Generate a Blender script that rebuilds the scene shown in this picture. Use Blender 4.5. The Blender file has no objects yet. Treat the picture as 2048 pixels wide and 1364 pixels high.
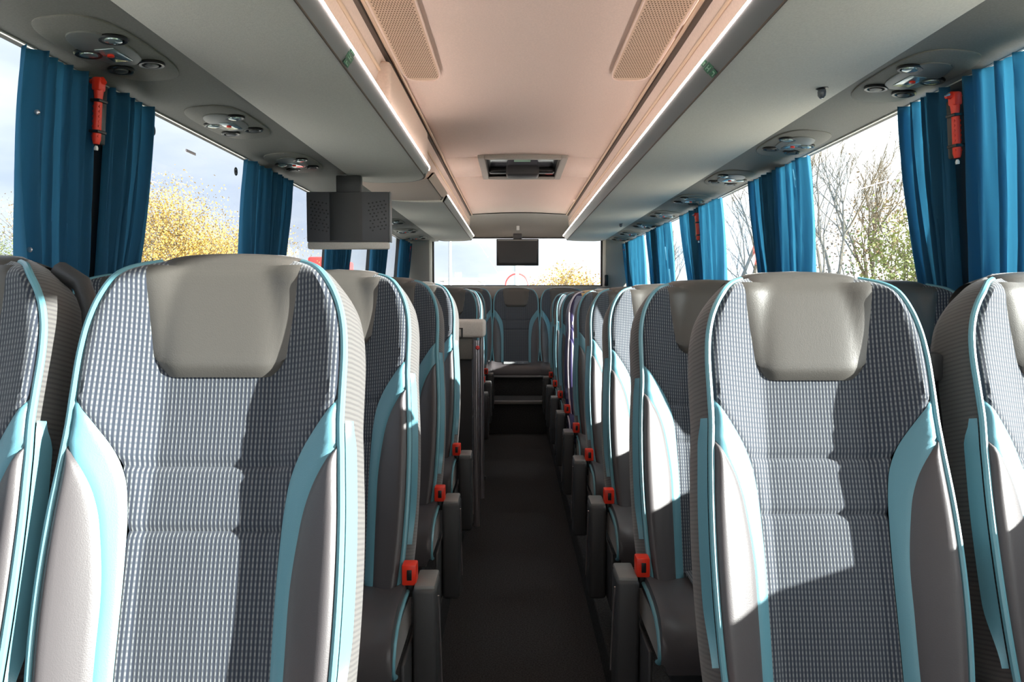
import bpy, bmesh, math, random
import numpy as np
from mathutils import Vector, Matrix

S = bpy.context.scene
C = bpy.context.collection
R = math.radians
EYE = 1.30
F = 1580.0

# ------------------------------------------------------------------ camera
cam_d = bpy.data.cameras.new('camera')
cam = bpy.data.objects.new('camera', cam_d); C.objects.link(cam)
cam_d.sensor_width = 36.0
cam_d.lens = F / 2048 * 36
cam_d.clip_start = 0.05; cam_d.clip_end = 800
cam.location = (0, 0, EYE)
cam.rotation_euler = (R(90) - math.atan(87 / F), 0, math.atan(4 / F))
S.camera = cam

# ------------------------------------------------------------------ view
S.view_settings.view_transform = 'Standard'
S.view_settings.look = 'None'
S.view_settings.gamma = 1
S.view_settings.use_curve_mapping = False
S.view_settings.exposure = 0.76
S.cycles.use_denoising = True
S.cycles.max_bounces = 10
S.cycles.diffuse_bounces = 6
S.cycles.transparent_max_bounces = 24
S.cycles.sample_clamp_indirect = 8

# ------------------------------------------------------------------ sky
W = bpy.data.worlds.new('sky'); S.world = W; W.use_nodes = True
nt = W.node_tree; nt.nodes.clear()
def wn(t, **k):
    n = nt.nodes.new(t)
    for a, b in k.items(): setattr(n, a, b)
    return n
SUN_DIR = Vector((1.0, -0.33, 0.30)).normalized()
tc = wn('ShaderNodeTexCoord')
sep = wn('ShaderNodeSeparateXYZ'); nt.links.new(tc.outputs['Generated'], sep.inputs[0])
mp = wn('ShaderNodeMapping'); mp.inputs['Scale'].default_value = (1.6, 1.6, 5.0)
nt.links.new(tc.outputs['Generated'], mp.inputs[0])
nz = wn('ShaderNodeTexNoise'); nz.inputs['Scale'].default_value = 2.2; nz.inputs['Detail'].default_value = 6; nz.inputs['Roughness'].default_value = 0.55
nt.links.new(mp.outputs[0], nz.inputs['Vector'])
cr = wn('ShaderNodeValToRGB')
cr.color_ramp.elements[0].position = 0.36; cr.color_ramp.elements[0].color = (0.64, 0.72, 0.92, 1)
cr.color_ramp.elements[1].position = 0.62; cr.color_ramp.elements[1].color = (0.93, 0.96, 1.0, 1)
nt.links.new(nz.outputs['Fac'], cr.inputs[0])
dotn = wn('ShaderNodeVectorMath', operation='DOT_PRODUCT'); dotn.inputs[1].default_value = SUN_DIR
nt.links.new(tc.outputs['Generated'], dotn.inputs[0])
mr = wn('ShaderNodeMapRange'); mr.inputs['From Min'].default_value = -0.35; mr.inputs['From Max'].default_value = 0.85
mr.inputs['To Min'].default_value = 0.0; mr.inputs['To Max'].default_value = 1.0
nt.links.new(dotn.outputs['Value'], mr.inputs['Value'])
mx = wn('ShaderNodeMix', data_type='RGBA'); nt.links.new(mr.outputs[0], mx.inputs[0])
nt.links.new(cr.outputs[0], mx.inputs[6]); mx.inputs[7].default_value = (4.0, 3.95, 3.8, 1)
bg = wn('ShaderNodeBackground'); bg.inputs['Strength'].default_value = 0.80
out = wn('ShaderNodeOutputWorld')
nt.links.new(mx.outputs[2], bg.inputs[0]); nt.links.new(bg.outputs[0], out.inputs[0])

# ------------------------------------------------------------------ sun
sd = bpy.data.lights.new('sun', 'SUN'); sd.energy = 15.5; sd.angle = R(0.6); sd.color = (1.0, 0.95, 0.87)
so = bpy.data.objects.new('sun', sd); C.objects.link(so)
so.rotation_euler = SUN_DIR.to_track_quat('Z', 'Y').to_euler()
so.location = (8, -4, 6)

# ------------------------------------------------------------------ materials
def mat(name, col, rough=0.6, metal=0.0, bump=0.0, bscale=400, var=0.0, vscale=8, spec=0.5, emit=None, estr=0):
    m = bpy.data.materials.new(name); m.use_nodes = True
    n = m.node_tree; b = n.nodes['Principled BSDF']
    b.inputs['Base Color'].default_value = (*col, 1)
    b.inputs['Roughness'].default_value = rough
    b.inputs['Metallic'].default_value = metal
    b.inputs['Specular IOR Level'].default_value = spec
    t = n.nodes.new('ShaderNodeTexCoord')
    if bump:
        z = n.nodes.new('ShaderNodeTexNoise'); z.inputs['Scale'].default_value = bscale; z.inputs['Detail'].default_value = 3
        n.links.new(t.outputs['Object'], z.inputs['Vector'])
        bp = n.nodes.new('ShaderNodeBump'); bp.inputs['Strength'].default_value = bump; bp.inputs['Distance'].default_value = 0.002
        n.links.new(z.outputs['Fac'], bp.inputs['Height']); n.links.new(bp.outputs[0], b.inputs['Normal'])
    if var:
        z = n.nodes.new('ShaderNodeTexNoise'); z.inputs['Scale'].default_value = vscale; z.inputs['Detail'].default_value = 5
        n.links.new(t.outputs['Object'], z.inputs['Vector'])
        r = n.nodes.new('ShaderNodeValToRGB')
        r.color_ramp.elements[0].position = 0.3; r.color_ramp.elements[1].position = 0.7
        r.color_ramp.elements[0].color = (*[c * (1 - var) for c in col], 1)
        r.color_ramp.elements[1].color = (*[min(1, c * (1 + var)) for c in col], 1)
        n.links.new(z.outputs['Fac'], r.inputs[0]); n.links.new(r.outputs[0], b.inputs['Base Color'])
    if emit:
        b.inputs['Emission Color'].default_value = (*emit, 1); b.inputs['Emission Strength'].default_value = estr
    return m

def fabric_mat(name, dark, light, pu=0.0088, pv=0.0092, wob=0.25):
    m = bpy.data.materials.new(name); m.use_nodes = True
    n = m.node_tree; b = n.nodes['Principled BSDF']; L = n.links.new
    b.inputs['Roughness'].default_value = 0.85
    b.inputs['Sheen Weight'].default_value = 0.25
    uv = n.nodes.new('ShaderNodeUVMap')
    sp = n.nodes.new('ShaderNodeSeparateXYZ'); L(uv.outputs[0], sp.inputs[0])
    def M(op, a, bb=None):
        k = n.nodes.new('ShaderNodeMath'); k.operation = op
        for i, v in enumerate((a, bb)):
            if v is None: continue
            if isinstance(v, (int, float)): k.inputs[i].default_value = v
            else: L(v, k.inputs[i])
        return k.outputs[0]
    cu = M('COSINE', M('MULTIPLY', sp.outputs[0], 2 * math.pi / pu))
    cv = M('COSINE', M('MULTIPLY', sp.outputs[1], 2 * math.pi / pv))
    def ramp(v, lo, hi):
        k = n.nodes.new('ShaderNodeMapRange'); k.interpolation_type = 'SMOOTHSTEP'
        k.inputs['From Min'].default_value = lo; k.inputs['From Max'].default_value = hi
        L(v, k.inputs['Value']); return k.outputs[0]
    su = ramp(cu, -0.25, 0.85); sv = ramp(cv, -0.9, 0.5)
    sv2 = M('ADD', M('MULTIPLY', sv, 0.60), 0.40)
    f = M('MULTIPLY', su, sv2)
    mxn = n.nodes.new('ShaderNodeMix'); mxn.data_type = 'RGBA'; L(f, mxn.inputs[0])
    mxn.inputs[6].default_value = (*dark, 1); mxn.inputs[7].default_value = (*light, 1)
    L(mxn.outputs[2], b.inputs['Base Color'])
    bp = n.nodes.new('ShaderNodeBump'); bp.inputs['Strength'].default_value = 0.5; bp.inputs['Distance'].default_value = 0.0012
    L(f, bp.inputs['Height']); L(bp.outputs[0], b.inputs['Normal'])
    return m

def curtain_mat():
    m = bpy.data.materials.new('curtain_cloth'); m.use_nodes = True
    n = m.node_tree; n.nodes.clear(); L = n.links.new
    o = n.nodes.new('ShaderNodeOutputMaterial')
    d = n.nodes.new('ShaderNodeBsdfDiffuse'); d.inputs[0].default_value = (0.050, 0.165, 0.29, 1)
    t = n.nodes.new('ShaderNodeBsdfTranslucent'); t.inputs[0].default_value = (0.20, 0.48, 0.62, 1)
    x = n.nodes.new('ShaderNodeMixShader'); x.inputs[0].default_value = 0.45
    L(d.outputs[0], x.inputs[1]); L(t.outputs[0], x.inputs[2]); L(x.outputs[0], o.inputs[0])
    return m

def glass_mat(name='window_glass', tint=(0.93, 0.96, 0.97), refl=0.6):
    m = bpy.data.materials.new(name); m.use_nodes = True
    n = m.node_tree; n.nodes.clear(); L = n.links.new
    o = n.nodes.new('ShaderNodeOutputMaterial')
    t = n.nodes.new('ShaderNodeBsdfTransparent'); t.inputs[0].default_value = (*tint, 1)
    g = n.nodes.new('ShaderNodeBsdfGlossy'); g.inputs['Roughness'].default_value = 0.0; g.inputs[0].default_value = (refl, refl, refl, 1)
    lw = n.nodes.new('ShaderNodeLayerWeight'); lw.inputs[0].default_value = 0.5
    pw = n.nodes.new('ShaderNodeMath'); pw.operation = 'POWER'; L(lw.outputs['Facing'], pw.inputs[0]); pw.inputs[1].default_value = 5
    ma = n.nodes.new('ShaderNodeMath'); ma.operation = 'MULTIPLY_ADD'; L(pw.outputs[0], ma.inputs[0]); ma.inputs[1].default_value = 0.5; ma.inputs[2].default_value = 0.03
    x = n.nodes.new('ShaderNodeMixShader')
    L(ma.outputs[0], x.inputs[0]); L(t.outputs[0], x.inputs[1]); L(g.outputs[0], x.inputs[2]); L(x.outputs[0], o.inputs[0])
    return m

M = {}
M['fabric'] = fabric_mat('seat_fabric', (0.015, 0.023, 0.040), (0.162, 0.176, 0.186), 0.0067, 0.0096)
M['fabric_side'] = fabric_mat('seat_side_fabric', (0.042, 0.039, 0.042), (0.088, 0.085, 0.082), 1000.0, 0.0085)
M['leather'] = mat('grey_leather', (0.070, 0.064, 0.068), 0.42, bump=0.12, bscale=500)
M['head_leather'] = mat('headrest_leather', (0.074, 0.070, 0.064), 0.40, bump=0.15, bscale=450)
M['teal'] = mat('teal_leather', (0.10, 0.255, 0.315), 0.38, bump=0.12, bscale=500)
M['piping'] = mat('teal_piping', (0.12, 0.30, 0.36), 0.32)
M['plastic'] = mat('dark_grey_plastic', (0.045, 0.045, 0.047), 0.45, bump=0.2, bscale=700)
M['plastic_mid'] = mat('grey_plastic', (0.17, 0.17, 0.165), 0.45)
M['black'] = mat('black_plastic', (0.012, 0.012, 0.013), 0.35)
M['shell'] = mat('seat_shell', (0.03, 0.03, 0.033), 0.6)
M['red'] = mat('red_plastic', (0.80, 0.035, 0.012), 0.4)
M['carpet'] = mat('floor_carpet', (0.045, 0.045, 0.046), 1.0, bump=1.0, bscale=260, var=0.45, vscale=160, spec=0.1)
M['ceil'] = mat('ceiling_felt', (0.85, 0.695, 0.615), 0.95, bump=0.35, bscale=350, var=0.05, vscale=150, spec=0.1)
M['ceil2'] = mat('cove_felt', (0.72, 0.58, 0.505), 0.9, bump=0.35, bscale=350, var=0.05, vscale=120, spec=0.1)
M['rack'] = mat('rack_felt', (0.70, 0.66, 0.61), 0.95, bump=0.35, bscale=300, var=0.06, vscale=170, spec=0.1)
M['psu'] = mat('service_panel', (0.21, 0.20, 0.185), 0.62, spec=0.15, var=0.08, vscale=200)
M['lip'] = mat('rack_metal_edge', (0.22, 0.22, 0.23), 0.45, metal=0.3)
M['chrome'] = mat('polished_metal', (0.60, 0.55, 0.56), 0.28, metal=0.85)
M['bright'] = mat('bright_rail', (0.9, 0.86, 0.83), 0.25, metal=0.6)
M['light'] = mat('rack_light', (0.9, 0.85, 0.8), 0.4, emit=(1.0, 0.85, 0.77), estr=21.0)
M['groove'] = mat('dark_groove', (0.10, 0.075, 0.06), 0.8)
M['wall'] = mat('wall_felt', (0.42, 0.40, 0.365), 0.9, bump=0.3, bscale=300, var=0.05, vscale=150)
M['walldark'] = mat('lower_wall_carpet', (0.045, 0.045, 0.05), 0.95, var=0.2, vscale=150)
M['pillar'] = mat('black_pillar', (0.018, 0.018, 0.022), 0.6)
M['grille'] = mat('speaker_grille', (0.66, 0.50, 0.37), 0.7)
M['hole'] = mat('dark_opening', (0.20, 0.135, 0.09), 0.9)
M['curtain'] = curtain_mat()
M['glass'] = glass_mat()
M['smoke'] = mat('smoked_glass', (0.10, 0.105, 0.125), 0.2)
M['lens'] = mat('clear_lamp_lens', (0.30, 0.36, 0.37), 0.12, metal=0.5)
M['green'] = mat('green_sticker', (0.02, 0.14, 0.07), 0.5)
M['palegreen'] = mat('pale_green_print', (0.30, 0.50, 0.38), 0.5)
M['white'] = mat('white_paint', (0.80, 0.80, 0.78), 0.5)
M['screen'] = mat('screen_black', (0.012, 0.012, 0.013), 0.3)
M['tvback'] = mat('screen_back', (0.10, 0.10, 0.11), 0.5)
M['navy'] = mat('navy_vinyl', (0.03, 0.025, 0.085), 0.35)
M['tan'] = mat('tan_vinyl', (0.62, 0.42, 0.20), 0.45)
M['pink'] = mat('pale_trim', (0.62, 0.55, 0.60), 0.4)
M['asphalt'] = mat('bounce_paving', (0.60, 0.58, 0.54), 0.95, var=0.08, vscale=1.5)  # paled well past asphalt so daylight bounces up onto the ceiling
M['grass'] = mat('verge_grass', (0.16, 0.19, 0.06), 0.95, var=0.4, vscale=2)
M['bark'] = mat('bark', (0.12, 0.10, 0.07), 0.9, var=0.3, vscale=10)
M['leaf_y'] = mat('yellow_leaf', (0.36, 0.235, 0.05), 0.7, var=0.35, vscale=1.6)
M['leaf_g'] = mat('green_leaf', (0.15, 0.18, 0.05), 0.7, var=0.45, vscale=1.6)
M['leaf_b'] = mat('brown_leaf', (0.24, 0.17, 0.10), 0.8, var=0.35, vscale=1.6)
M['redpaint'] = mat('red_paint', (0.72, 0.04, 0.035), 0.35)
M['tyre'] = mat('tyre', (0.02, 0.02, 0.02), 0.8)
M['galv'] = mat('galvanised', (0.42, 0.46, 0.5), 0.5, metal=0.4)
M['concrete'] = mat('pale_wall', (0.72, 0.71, 0.68), 0.8)
M['roof'] = mat('roof_felt', (0.22, 0.22, 0.23), 0.8)

# ------------------------------------------------------------------ mesh helpers
def link(name, verts, faces, material, parent=None, uvs=None, smooth=True, mats=None, fm=None):
    me = bpy.data.meshes.new(name)
    me.from_pydata([tuple(v) for v in verts], [], [tuple(f) for f in faces])
    if uvs is not None:
        ul = me.uv_layers.new(name='UVMap')
        for l in me.loops: ul.data[l.index].uv = uvs[l.vertex_index]
    for m_ in (mats or [material]): me.materials.append(m_)
    if fm:
        for p, i in zip(me.polygons, fm): p.material_index = i
    if smooth:
        for p in me.polygons: p.use_smooth = True
        try: me.set_sharp_from_angle(angle=R(40))
        except Exception: pass
    me.update()
    o = bpy.data.objects.new(name, me); C.objects.link(o)
    if parent: o.parent = parent
    return o

class MB:
    def __init__(s): s.v = []; s.f = []; s.uv = []
    def add(s, v, f, uv=None):
        b = len(s.v); s.v += [tuple(p) for p in v]; s.f += [tuple(i + b for i in q) for q in f]
        s.uv += list(uv) if uv is not None else [(0, 0)] * len(v)
        return s
    def box(s, x0, x1, y0, y1, z0, z1, r=0.0, seg=2):
        bm = bmesh.new(); bmesh.ops.create_cube(bm, size=1)
        for v in bm.verts:
            v.co = Vector(((x0 + x1) / 2 + v.co.x * (x1 - x0), (y0 + y1) / 2 + v.co.y * (y1 - y0), (z0 + z1) / 2 + v.co.z * (z1 - z0)))
        if r: bmesh.ops.bevel(bm, geom=bm.edges[:], offset=r, segments=seg, profile=0.5, affect='EDGES')
        bm.verts.index_update()
        s.add([v.co[:] for v in bm.verts], [[v.index for v in f.verts] for f in bm.faces]); bm.free(); return s
    def tube(s, path, r, n=8, cap=True):
        P = [Vector(p) for p in path]; k = len(P)
        rr = r if hasattr(r, '__len__') else [r] * k
        T = [(P[min(i + 1, k - 1)] - P[max(i - 1, 0)]).normalized() for i in range(k)]
        up = Vector((0, 0, 1)) if abs(T[0].z) < 0.9 else Vector((1, 0, 0))
        a = T[0].cross(up).normalized(); V = []; Fc = []
        for i in range(k):
            a = (a - T[i] * a.dot(T[i])).normalized(); b = T[i].cross(a)
            for j in range(n):
                t = 2 * math.pi * j / n
                V.append(P[i] + (a * math.cos(t) + b * math.sin(t)) * rr[i])
        for i in range(k - 1):
            for j in range(n):
                Fc.append((i * n + j, i * n + (j + 1) % n, (i + 1) * n + (j + 1) % n, (i + 1) * n + j))
        if cap: Fc.append(tuple(range(n - 1, -1, -1))); Fc.append(tuple((k - 1) * n + j for j in range(n)))
        return s.add(V, Fc)
    def grid(s, fn, nu, nv, uvf=None, flip=False):
        V = []; U = []
        for j in range(nv + 1):
            for i in range(nu + 1):
                p = fn(i / nu, j / nv)
                if uvf: U.append(uvf(i / nu, j / nv))
                V.append(p)
        Fc = []
        for j in range(nv):
            for i in range(nu):
                a = j * (nu + 1) + i; q = (a, a + 1, a + nu + 2, a + nu + 1)
                Fc.append(q[::-1] if flip else q)
        return s.add(V, Fc, U if uvf else None)
    def loft(s, rings, cap=True, closed=True):
        n = len(rings[0]); V = [p for r_ in rings for p in r_]; Fc = []
        m_ = n if closed else n - 1
        for i in range(len(rings) - 1):
            for j in range(m_):
                Fc.append((i * n + j, (i + 1) * n + j, (i + 1) * n + (j + 1) % n, i * n + (j + 1) % n))
        if cap and closed:
            Fc.append(tuple(range(n))); Fc.append(tuple((len(rings) - 1) * n + j for j in range(n - 1, -1, -1)))
        return s.add(V, Fc)
    def lathe(s, prof, c=(0, 0, 0), axis='z', n=20):
        V = []; Fc = []
        for (r_, h) in prof:
            for j in range(n):
                t = 2 * math.pi * j / n; a, b = r_ * math.cos(t), r_ * math.sin(t)
                p = {'z': (a, b, h), 'y': (a, h, b), 'x': (h, a, b)}[axis]
                V.append((p[0] + c[0], p[1] + c[1], p[2] + c[2]))
        for i in range(len(prof) - 1):
            for j in range(n): Fc.append((i * n + j, i * n + (j + 1) % n, (i + 1) * n + (j + 1) % n, (i + 1) * n + j))
        Fc.append(tuple(range(n - 1, -1, -1))); Fc.append(tuple((len(prof) - 1) * n + j for j in range(n)))
        return s.add(V, Fc)
    def build(s, name, material, parent=None, smooth=True, uv=False):
        o = s._build(name, material, parent, smooth, uv)
        if not uv and len(s.v) < 20000:
            bm = bmesh.new(); bm.from_mesh(o.data); bmesh.ops.recalc_face_normals(bm, faces=bm.faces); bm.to_mesh(o.data); bm.free()
        return o
    def _build(s, name, material, parent=None, smooth=True, uv=False):
        return link(name, s.v, s.f, material, parent, s.uv if uv else None, smooth)

def empty(name, loc=(0, 0, 0), rz=0):
    o = bpy.data.objects.new(name, None); C.objects.link(o); o.location = loc; o.rotation_euler = (0, 0, rz)
    o.empty_display_size = 0.1; return o
def tag(o, label=None, cat=None, group=None, kind=None):
    if label: o['label'] = label
    if cat: o['category'] = cat
    if group: o['group'] = group
    if kind: o['kind'] = kind
    return o
def struct(o, label=None):
    o['kind'] = 'structure'
    if label: o['label'] = label
    return o
def kids(o): return [c for c in bpy.data.objects if c.parent == o]
def copy_tree(o, parent=None):
    c = o.copy(); C.objects.link(c); c.parent = parent
    for ch in kids(o): copy_tree(ch, c)
    return c

def crom(tab, n=400):
    """smooth monotone-ish lookup from a table [(h, v)...]"""
    hs = np.array([t[0] for t in tab], float); vs = np.array([t[1] for t in tab], float)
    d = np.gradient(vs, hs)
    for i in range(len(hs) - 1):
        sl = (vs[i + 1] - vs[i]) / (hs[i + 1] - hs[i])
        if abs(sl) < 1e-9: d[i] = 0; d[i + 1] = 0
    H = np.linspace(hs[0], hs[-1], n); O = []
    for h in H:
        i = min(max(np.searchsorted(hs, h) - 1, 0), len(hs) - 2)
        L = hs[i + 1] - hs[i]; t = (h - hs[i]) / L
        O.append((2*t**3-3*t**2+1)*vs[i] + (t**3-2*t**2+t)*L*d[i] + (-2*t**3+3*t**2)*vs[i+1] + (t**3-t**2)*L*d[i+1])
    O = np.array(O)
    return lambda h: float(np.interp(h, H, O))
def sstep(a, b, x):
    t = min(max((x - a) / (b - a), 0), 1); return t * t * (3 - 2 * t)

# ================================================================== SETTING
XL, XR = -1.22, 1.30          # inner faces at the window head
XLs, XRs = -1.30, 1.38        # at the sill
ZT, ZS = 1.935, 1.03          # window head and sill
Y0, Y1 = -2.6, 9.4            # front end of the modelled cabin, rear wall
PILLARS = [0.05, 2.30, 3.90, 5.50, 7.10, 8.75]  # unseen first pillar is placed to shade the left window seat

def wx(side, z):              # wall x at height z (walls lean in towards the roof)
    t = (z - ZS) / (ZT - ZS)
    return (XLs + (XL - XLs) * t) if side < 0 else (XRs + (XR - XRs) * t)

def slab_y(pts, y0, y1, name, m, parent=None, closed=True):
    rings = [[(x, y, z) for x, z in pts] for y in (y0, y1)]
    return MB().loft(rings, closed=closed).build(name, m, parent, smooth=False)

# floor: sunken aisle, seat platforms, raised rear
f = MB().box(-1.45, 1.5, Y0, Y1 + .1, -.08, 0)
struct(f.build('floor', M['carpet'], smooth=False), 'black carpeted aisle floor')
struct(MB().box(-1.40, -.27, Y0, 4.40, 0, .156, .01).box(-1.40, -.27, 5.62, 7.5, 0, .156, .01).build('floor_platform_left', M['carpet'], smooth=False))
struct(MB().box(.31, 1.48, Y0, 7.5, 0, .13, .01).build('floor_platform_right', M['carpet'], smooth=False))
struct(MB().box(-1.40, 1.48, 7.5, Y1, 0, .30, .004).build('floor_rear', M['carpet'], smooth=False))
tag(MB().box(-.27, .31, 7.47, 7.53, .285, .315, .006).build('step_edge', M['plastic_mid']),
    'grey nosing strip on the front edge of the step at the aisle end', 'step edge')

for s, nm in ((-1, 'left'), (1, 'right')):
    xs, xo = wx(s, ZS), wx(s, ZS) + s * .10
    pts = [(xs, 0), (xo, 0), (xo, ZS), (xs, ZS)]
    struct(slab_y(pts if s > 0 else pts[::-1], Y0, Y1, 'wall_' + nm, M['walldark']), 'dark lower side wall under the %s windows' % nm)
    # outer skin above the windows
    xt = wx(s, ZT)
    pts = [(xt + s * .03, ZT + .035), (xt + s * .09, ZT + .035), (xt - s * .05, 2.40), (xt - s * .12, 2.40)]
    struct(slab_y(pts if s > 0 else pts[::-1], Y0, Y1, 'trim_' + ('2' if s < 0 else '3'), M['walldark']))
struct(MB().box(XL - .05, XR + .05, Y0, Y1 + .1, 2.36, 2.42).build('roof_panel', M['walldark'], smooth=False))

# ceiling, slightly crowned, rolling down into the rear header
EL, ER = -.49, .606; ZC = 2.24
def ceil_pt(u, v):
    x = EL + (ER - EL) * u; y = Y0 + (9.02 - Y0) * v
    return (x, y, ZC + .022 * (1 - (2 * u - 1) ** 2))
HOLE = (-.20, .32, 5.42, 6.28)      # roof hatch opening
mb = MB()
def patch(x0, x1, y0, y1, n=10):
    mb.grid(lambda u, v: (x0 + (x1 - x0) * u, y0 + (y1 - y0) * v, ZC + .022 * (1 - (2 * ((x0 + (x1 - x0) * u) - EL) / (ER - EL) - 1) ** 2)), n, 1)
patch(EL, ER, Y0, HOLE[2], 16); patch(EL, HOLE[0], HOLE[2], HOLE[3], 6); patch(HOLE[1], ER, HOLE[2], HOLE[3], 6); patch(EL, ER, HOLE[3], 9.0, 16)
ceiling = mb.build('ceiling', M['ceil']); struct(ceiling, 'pinkish beige felt ceiling over the aisle')
mod = ceiling.modifiers.new('thick', 'SOLIDIFY'); mod.thickness = .012; mod.offset = 1
struct(MB().grid(lambda u, v: (EL - .04 + (ER - EL + .08) * u, 9.0 + .38 * math.sin(v * math.pi / 2), ZC + .022 * (1 - (2 * u - 1) ** 2) - .01 - .235 * (1 - math.cos(v * math.pi / 2)) - .0), 16, 8).build('ceiling_rear_header', M['wall']), 'grey beige curved header over the rear window')
tag(MB().box(.028, .062, 9.155, 9.20, 2.075, 2.125, .004).build('sensor', M['white']), 'small white sensor box on the header above the rear screen', 'sensor')

# coves between ceiling and racks, rails
def cove(s, e, pts, nm):
    V = [[(x, y, z) for x, z in pts] for y in (Y0, 9.36)]
    o = MB().loft(V if s > 0 else V[::-1], closed=False).build(nm, M['ceil2'])
    mod = o.modifiers.new('thick', 'SOLIDIFY'); mod.thickness = .01; mod.offset = 0
    return struct(o)
cove(-1, EL, [(EL, ZC), (-.505, 2.225), (-.525, 2.14), (-.56, 2.05), (-.61, 1.985), (-.70, 1.975)], 'trim_4')
cove(1, ER, [(ER, ZC), (.622, 2.225), (.645, 2.14), (.68, 2.05), (.73, 1.985), (.80, 1.975)], 'trim_5')
for s, e in ((-1, EL), (1, ER)):
    struct(MB().box(min(e - s * .004, e + s * .012), max(e - s * .004, e + s * .012), Y0, 9.0, ZC - .018, ZC - .002).build('trim_6' if s < 0 else 'trim_7', M['groove'], smooth=False), 'dark track along the %s edge of the ceiling' % ('left' if s < 0 else 'right'))
    struct(MB().box(min(e - s * .022, e - s * .008), max(e - s * .022, e - s * .008), Y0, 9.0, ZC - .012, ZC - .001, .003).build('trim_8' if s < 0 else 'trim_9', M['grille']))
    xr = e + s * .022
    struct(MB().tube([(xr, Y0, 2.165), (xr, 9.0, 2.165)], .007).build('trim_10' if s < 0 else 'trim_11', M['grille']))

# overhead luggage racks
def rack(s, y0, y1, round0, round1, label, lipmat, xc, zc, xd, zd, xb, zb, felt, light=True, dz=0):
    root = empty('luggage_rack', (0, 0, 0)); tag(root, label, 'luggage rack')
    body = [(xb, zb + .03), (xb, zb)]
    for k in range(1, 8):
        t = k / 8; body.append((xb + (xc - xb) * t, zb + (zc - zb) * t - .008 * math.sin(math.pi * t)))
    body += [(xc, zc), (xd, zd), (xd + s * .03, zd + .004)]
    lip = [(xc, zc - .001), ((xc + xd) / 2 - s * .004, (zc + zd) / 2 - .003), (xd - s * .003, zd - .004), (xd, zd + .002), (xd + s * .012, zd + .003), (xc + s * .01, zc + .002)]
    ys = []
    rad = .28
    if round0: ys += [(y0 + rad * (1 - math.cos(t)), math.sin(t) ** .7 if t > 0 else 0.02) for t in np.linspace(0, math.pi / 2, 12)]
    else: ys += [(y0, 1)]
    if round1: ys += [(y1 - rad * (1 - math.cos(t)), math.sin(t) ** .7 if t > 0 else 0.02) for t in np.linspace(math.pi / 2, 0, 12)]
    else: ys += [(y1, 1)]
    def sh(p, k): return (xb + (p[0] - xb) * (1 - .62 * (1 - k)), p[1])
    def rings(poly): return [[(sh(p, k)[0], y, p[1]) for p in poly] for y, k in ys]
    def orient(rg): return rg if s < 0 else rg[::-1]
    MB().loft(orient(rings(body))).build('rack_underside', felt, root)
    MB().loft(orient(rings(lip))).build('rack_edge', lipmat, root)
    MB().tube([(sh((xc, 0), k)[0] - s * .0005, y, zc - .001) for y, k in ys if k > .9], .0032, 6).build('edge_groove', M['groove'], root)
    if light:
        pr = [(xd - s * .005, zd - .005), (xd - s * .006, zd + .002), (xd, zd + .004), (xd + s * .002, zd - .003)]
        cut = [q for q in ys if q[1] > .93]
        MB().loft(orient([[(sh(p, k)[0], y, p[1]) for p in pr] for y, k in cut])).build('edge_light', M['light'], root)
    # dark rubber trim around a rounded end
    for flag, rng in ((round0, ys[:12]), (round1, ys[-12:])):
        if flag:
            path = [(sh((xc, 0), k)[0] - s * .003, y, zc + .006) for y, k in rng]
            MB().tube(path, .007, 6).build('end_trim', M['plastic'], root)
    return root
GL = dict(xc=-.472, zc=1.940, xd=-.447, zd=1.984, xb=-.895, zb=1.958)
GR = dict(xc=.586, zc=1.940, xd=.546, zd=1.984, xb=1.045, zb=1.958)
rl1 = rack(-1, Y0, 4.45, False, True, 'left front overhead luggage rack, ending just before the hanging screen', M['lip'], felt=M['rack'], **GL)
rl2 = rack(-1, 5.35, 9.05, False, True, 'left rear overhead luggage rack beyond the beige rounded housing', M['lip'], felt=M['rack'], **GL)
rr = rack(1, Y0, 9.05, False, True, 'long right overhead luggage rack running to the rear window', M['lip'], felt=M['rack'], **GR)
# beige housing between the two left racks
hb = rack(-1, 4.42, 5.50, False, True, 'beige felt rounded housing between the two left luggage racks', M['ceil2'], felt=M['ceil2'], light=False, xc=-.475, zc=1.955, xd=-.44, zd=1.99, xb=-.895, zb=1.962)
hb['category'] = 'housing'
for c in kids(hb): c.name = 'housing_underside' if c.name.startswith('rack_underside') else ('housing_edge' if c.name.startswith('rack_edge') else c.name)
hb.name = 'duct_housing'
# upper bin box over the left front rack
tag(MB().box(-.60, -.468, 3.05, 4.35, 1.99, 2.20, .02, 3).build('storage_box', M['ceil2']), 'beige box bulging above the far part of the left front rack', 'box')

# sloping service panels beside the racks
for s, nm, g, xw in ((-1, 'left', GL, XL), (1, 'right', GR, XR)):
    pts = [(g['xb'] - s * .004, g['zb'] + .004), (xw, ZT), (xw + s * .03, ZT - .003), (xw + s * .03, ZT + .03), (g['xb'] - s * .004, g['zb'] + .04)]
    o = slab_y(pts if s < 0 else pts[::-1], Y0, 9.38, 'trim_12' if s < 0 else 'trim_13', M['psu'])
    struct(o, 'grey service panel strip above the %s windows' % nm)
    x0, x1 = sorted((xw - s * .001, xw + s * .006))
    struct(MB().box(x0, x1, Y0, 9.38, ZT - .005, ZT - .001).build('trim_14' if s < 0 else 'trim_15', M['bright'], smooth=False))

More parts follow.
